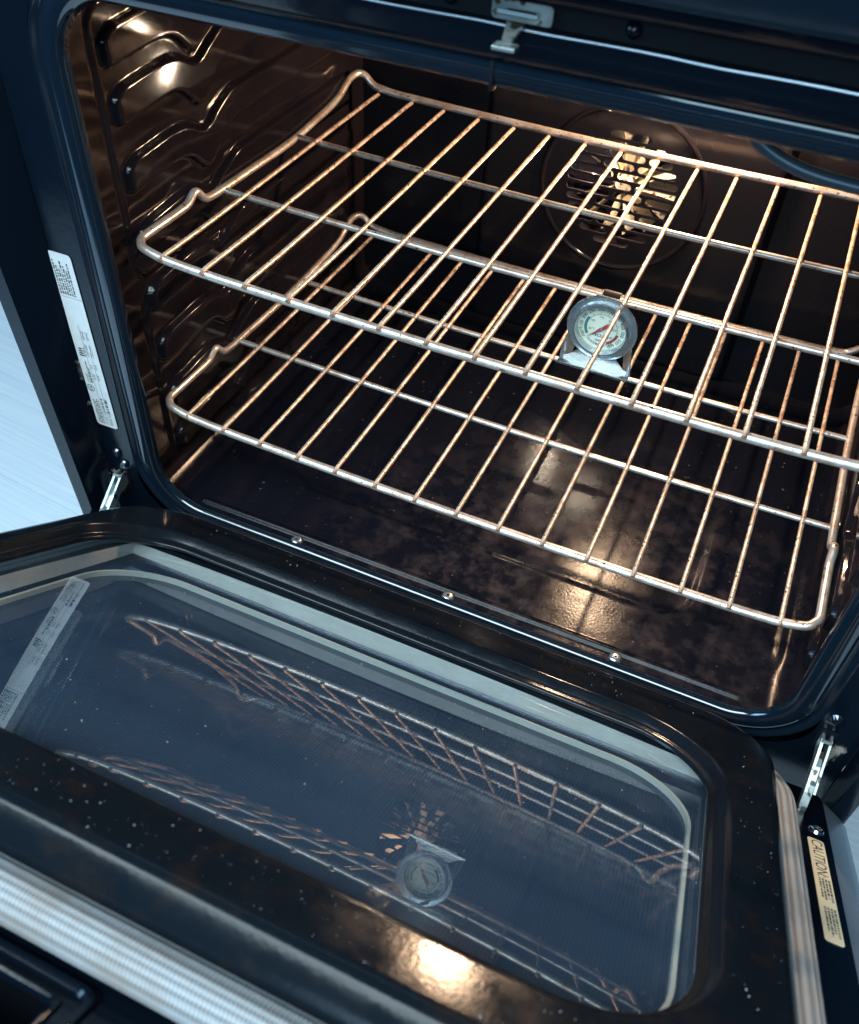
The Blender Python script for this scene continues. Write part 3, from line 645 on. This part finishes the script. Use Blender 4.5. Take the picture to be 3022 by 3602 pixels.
# rivet, caution label
mb = MB(); lathe(mb, [(0, 0.0006), (0.0025, 0.0008), (0.0036, 0.0022), (0.0050, 0.0018), (0.0058, 0.0)], D(0.3445, 0.115, -0.0180), NV, 24); mb.build('flange_screw', M['steel'], door)
c0 = D(0.3362, 0.131, -0.0176)
FL = frame(c0, D(0.3375, 0.261, -0.0176) - c0, Vector((1, 0, 0)))      # x runs along the door, y towards the outer edge
if (FL.to_3x3() @ Vector((0, 0, 1))).dot(NV) < 0:
    pass
sgn = 1 if (FL.to_3x3() @ Vector((0, 0, 1))).dot(NV) > 0 else -1
mb = MB(); v, f = plate(rrect(0, 0.131, 0, 0.0120, 0.0022, 4, 1), [], 0.0003, FL); mb.add(v, f, mi=0)
FT2 = FL @ Matrix.Translation((0, 0, 0.00025 * sgn))
text(mb, 'CAUTION:', 0.0112, FT2 @ Matrix.Translation((0.0015, 0.0060, 0)), 1, 'LEFT', bold=-0.00002)
for k, y in enumerate((0.0100, 0.0079, 0.0058, 0.0037)):
    smalltext(0.056, 0.084 - 0.003 * (k % 2), y, 0.0012, FT2, mb, 2); smalltext(0.092, 0.124 - 0.004 * (k % 2), y, 0.0012, FT2, mb, 2)
mb.build('caution_label', [M['cream'], M['ink'], M['grey_print']], door, smooth=False)
# dust specks on liner and pane
mb = MB()
for k in range(520):
    r = random.choice((0.00015, 0.0002, 0.0002, 0.0003, 0.00045)) * random.uniform(0.45, 0.9)
    z_ = random.random()
    if z_ < 0.35: x, v = random.uniform(-0.25, 0.25), random.uniform(0.482, 0.514); c = D(x, v, 0.0304)
    elif z_ < 0.48: x, v = random.uniform(0.264, 0.290), random.uniform(0.14, 0.48); c = D(x, v, 0.0304)
    elif z_ < 0.62: x, v = random.uniform(-0.25, 0.25), random.uniform(0.088, 0.132); c = D(x, v, 0.0304)
    else: x, v = random.uniform(-0.26, 0.24), random.uniform(0.16, 0.46); c = D(x, v, gw(x, v) + 0.0001)
    V = [c + Vector(q) * r for q in ((1, 0, 0), (-1, 0, 0), (0, 1, 0), (0, -1, 0), (0, 0, 0.8), (0, 0, -0.8))]
    mb.add(V, [[0, 2, 4], [2, 1, 4], [1, 3, 4], [3, 0, 4], [2, 0, 5], [1, 2, 5], [3, 1, 5], [0, 3, 5]])
o = mb.build('dust_specks', M['dust'], door); o['kind'] = 'stuff'

# ================================================================== racks
s_ = 0.0392; DEP = 0.3934; SAG = 0.005; GRP = 'wire racks inside the oven'
def sag(x): return -SAG * (1 - (x / 0.3) ** 2)
def rack(z, dx, name, label):
    t = thing(name, label, 'oven rack', (dx, 0, z), GRP)
    prof = [(0.012, 0.0045), (0.03, 0.0045), (0.062, 0.0042), (0.074, 0.0048), (0.0815, 0.0085), (0.0860, 0.0108), (0.0910, 0.0095), (0.0975, 0.0020), (0.105, -0.0015), (0.125, -0.0030), (0.18, -0.0042), (0.25, -0.0055), (0.31, -0.0010),
            (0.335, 0.0015), (0.352, 0.0052), (0.364, 0.0105), (0.374, 0.0145)]
    pts = [(x, 0.0, -0.003 + sag(x) + 0.0055 * (abs(x) / 0.3) ** 12) for x in [i * 0.0145 for i in range(0, 20)]]      # half of the front rail
    corner = [(0.2930, 0.0012, 0.0018), (0.2985, 0.0052, 0.0040)]
    side = [(0.3015, y, zz) for y, zz in prof]
    hump = [(0.3008, 0.3830, 0.0165), (0.2978, 0.3905, 0.0172), (0.2920, 0.3940, 0.0150), (0.2860, 0.3945, 0.0095), (0.2795, 0.3945, 0.0055), (0.270, 0.3945, 0.0040)]
    back = [(x, DEP + 0.001, 0.0036 + sag(x) * 0.9 + 0.0) for x in [0.255 - i * 0.0150 for i in range(0, 18)]]
    half = pts + corner + side + hump + back
    left = [(-x, y, zz) for x, y, zz in half]
    loop = half + left[::-1][:-1]
    # drop duplicate middle points and smooth the closed curve
    P = [Vector(p) for p in loop]; n = len(P); out = []
    for i in range(n):
        p0, p1, p2, p3 = P[i - 1], P[i], P[(i + 1) % n], P[(i + 2) % n]
        if (p2 - p1).length < 1e-5: continue
        for k in range(3):
            u = k / 3; out.append(0.5 * ((2 * p1) + (p2 - p0) * u + (2 * p0 - 5 * p1 + 4 * p2 - p3) * u * u + (3 * p1 - p0 - 3 * p2 + p3) * u ** 3))
    mb = MB(); tube(mb, out, 0.0037, 14, closed=True); mb.build('frame_rail', M['chrome'], t)
    for c, zo in ((0.1282, -0.0042), (0.2601, -0.0042)):
        mb = MB(); tube(mb, [(x, c, zo + sag(x)) for x in [-0.3010 + 0.602 * i / 40 for i in range(41)]], 0.0028, 10); mb.build('crossbar', M['chrome'], t)
    w0 = None; mw = MB()
    path = [(0, -0.0046, -0.0004), (0, -0.001, 0.0008), (0, 0.004, 0.0013)] + [(0, y, 0.0012 * max(0, 1 - y / 0.06)) for y in (0.015, 0.03, 0.06, 0.1, 0.15, 0.2, 0.25, 0.3, 0.35, DEP - 0.012)] + [(0, DEP - 0.0005, -0.0006)]
    tube(mw, path, 0.0020, 10)
    for i in range(15):
        x = (i - 7) * s_
        if w0 is None: o = w0 = mw.build('wire', M['wire'], t)
        else: o = w0.copy(); COL.objects.link(o); o.parent = t
        o.location = (x + random.uniform(-0.0004, 0.0004), 0, sag(x)); o.rotation_euler = (0, 0, random.uniform(-0.0025, 0.0025))
    return t
rack(0.1660, 0.0, 'oven_rack', 'upper wire oven rack, front corners bright, the thermometer hanging from its crossbar')
rack(0.0006, -0.0033, 'oven_rack', 'lower wire oven rack, browned and speckled, closest to the oven floor')

# ================================================================== thermometer
th = thing('oven_thermometer', 'round steel oven thermometer with red needle hanging from upper rack crossbar', 'thermometer', (0.0668, 0.111, 0.1040))
def T(x, y, z): return Vector((x, y, z + 0.0352))       # local centre of the dial
cz = 0.0352; R = 0.0290
mb = MB(); lathe(mb, [(R, 0.0), (R + 0.0004, -0.0012), (R - 0.001, -0.0022), (R - 0.0048, -0.0018), (R - 0.0054, 0.0006), (R - 0.0058, 0.0030), (R - 0.0066, 0.0046), (R - 0.0078, 0.0046), (R - 0.0086, 0.0020), (R - 0.0092, -0.0012), (R - 0.0098, -0.0030)], (0, -0.001, cz), (0, -1, 0), 64)
bz = mb.build('bezel', M['brushed'], th)
mb = MB(); lathe(mb, [(0, 0.0), (R - 0.004, 0.0), (R - 0.003, -0.004), (0, -0.006)], (0, 0.003, cz), (0, -1, 0), 48); mb.build('case_back', M['steel'], th)
mb = MB(); lathe(mb, [(0.0, 0.0), (0.0208, 0.0), (0.0208, -0.001)], (0, 0.0005, cz), (0, -1, 0), 48); dial = mb.build('dial', M['dial'], th)
FD = frame((0, 0.00035, cz), (1, 0, 0), (0, 0, 1))
if (FD.to_3x3() @ Vector((0, 0, 1))).y > 0: pass
pm_ = MB()
def adeg(Tf): return math.radians(207 - (Tf - 100) * 0.524)
def arc(r0, r1, t0, t1, mi, dy=0.0):
    n = max(4, int(abs(t1 - t0) / 8)); V = []
    for i in range(n + 1):
        a = adeg(t0 + (t1 - t0) * i / n)
        for r in (r0, r1): V.append((r * math.cos(a), 0.00035 - dy, cz + r * math.sin(a)))
    pm_.add(V, [[2 * i, 2 * i + 1, 2 * i + 3, 2 * i + 2] for i in range(n)], mi=mi)
arc(0.01255, 0.01285, 100, 600, 0, 0.0001); arc(0.0126, 0.0149, 85, 215, 1); arc(0.0126, 0.0149, 515, 620, 2)
for k in range(0, 51):
    a = adeg(100 + k * 10); r1 = 0.0149 if k % 5 == 0 else 0.0138; da = 0.010 if k % 5 == 0 else 0.006
    if k % 5 and k % 2: continue
    V = [(r * math.cos(a + e), 0.00020, cz + r * math.sin(a + e)) for r, e in ((0.0126, -da), (r1, -da), (r1, da), (0.0126, da))]; pm_.add(V, [[0, 1, 2, 3]])
for Tf in range(100, 601, 50):
    a = adeg(Tf); r = 0.0172; M4 = frame((r * math.cos(a), 0.0003, cz + r * math.sin(a)), (1, 0, 0), (0, 0, 1)) @ Matrix.Rotation(a - math.pi / 2, 4, 'Z')
    text(pm_, str(Tf) + ('°F' if Tf == 100 else ''), 0.0041, M4, 0, bold=0.00004)
for Tc in range(50, 301, 50):
    a = adeg(Tc * 1.8 + 32); r = 0.0101; text(pm_, str(Tc), 0.0027, frame((r * math.cos(a), 0.0003, cz + r * math.sin(a)), (1, 0, 0), (0, 0, 1)), 0)
text(pm_, '°C', 0.0028, frame((-0.0068, 0.0003, cz - 0.0022), (1, 0, 0), (0, 0, 1)), 0)
text(pm_, 'PECULA', 0.0037, frame((0.0, 0.0003, cz - 0.0072), (1, 0, 0), (0, 0, 1)), 0, bold=0.00008)
text(pm_, 'OVEN', 0.0030, frame((0.0, 0.0003, cz - 0.0120), (1, 0, 0), (0, 0, 1)), 0, bold=0.00004)
for i, chh in enumerate('THERMOMETER'):
    a = math.radians(-90 + (i - 5) * 8.0); r = 0.0158
    text(pm_, chh, 0.0027, frame((r * math.cos(a), 0.0003, cz + r * math.sin(a)), (1, 0, 0), (0, 0, 1)) @ Matrix.Rotation(a + math.pi / 2, 4, 'Z'), 0, bold=0.00004)
pm_.build('dial_print', [M['grey_print'], M['teal'], M['red']], dial, smooth=False)
mb = MB(); M4 = frame((0, -0.0008, cz), (1, 0, 0), (0, 0, 1)) @ Matrix.Rotation(math.radians(222), 4, 'Z')
v, f = plate([(0.0150, 0.0), (0.006, 0.0006), (0.001, 0.0015), (-0.002, 0.0012), (-0.0035, 0.0016), (-0.0078, 0.0016), (-0.0084, 0.0), (-0.0078, -0.0016), (-0.0035, -0.0016), (-0.002, -0.0012), (0.001, -0.0015), (0.006, -0.0006)], [], 0.0003, M4)
mb.add(v, f); nd_ = mb.build('needle', M['needle'], th, smooth=False)
mb = MB(); lathe(mb, [(0, 0.0014), (0.0007, 0.0012), (0.0008, 0)], (0, -0.0008, cz), (0, -1, 0), 16); mb.build('needle_pin', M['steel'], nd_)
mb = MB(); lathe(mb, [(0.0, 0.0009), (0.0105, 0.0006), (0.0208, 0.0)], (0, -0.0016, cz), (0, -1, 0), 48); mb.build('lens', M['lens'], th)
# hanger strap over the crossbar
mb = MB(); yb = 0.0172; zb = 0.1618 - 0.1040 - 0.0045
hp = [(0.0012, cz + 0.022), (0.0018, cz + R - 0.001), (0.0060, zb - 0.003), (0.0120, zb + 0.0025), (0.0155, zb + 0.0050), (0.0200, zb + 0.0052), (0.0235, zb + 0.0020), (0.0245, zb - 0.004)]
loops = []
for i, (y, z_) in enumerate(hp):
    w = (0.011, 0.0095, 0.0078, 0.0072, 0.0072, 0.0072, 0.0068, 0.005)[i]; x = -0.0005
    loops.append([Vector((x + w * q, y + (0.0007 if t_ else 0), z_ + (0.0002 if t_ else 0))) for q, t_ in ((-1, 0), (0, 0), (1, 0), (1, 1), (0, 1), (-1, 1))])
loft(mb, loops, capA=True, capB=True); mb.build('hanger_hook', M['steel'], th)
# folded foot with two side wings
mb = MB(); v, f = plate([(-0.0160, 0.009), (0.0160, 0.009), (0.024, 0.001), (0.0305, -0.0005), (0.0305, -0.0022), (-0.0305, -0.0022), (-0.0305, -0.0005), (-0.024, 0.001)], [], 0.0008, frame((0, 0.0020, 0), (1, 0, 0), (0, 0, 1))); mb.add(v, f)
box(mb, (-0.0305, -0.0085, -0.0030), (0.0305, 0.0026, -0.0021), bev=0.0003); box(mb, (-0.0305, -0.0088, -0.0030), (0.0305, -0.0080, -0.0006), bev=0.0003)
foot = mb.build('stand_foot', M['steel'], th, smooth=False)
for s in (-1, 1):
    mb = MB(); v, f = plate([(0.0, -0.0022), (0.012, -0.0010), (0.017, 0.014), (0.013, 0.024), (0.004, 0.021), (0.0, 0.006)], [], 0.0007, frame((s * 0.0300, -0.0015 if s > 0 else -0.001, 0), (-s * 0.75, 1, 0), (0, 0, 1))); mb.add(v, f); mb.build('side_wing', M['brushed'], foot, smooth=False)
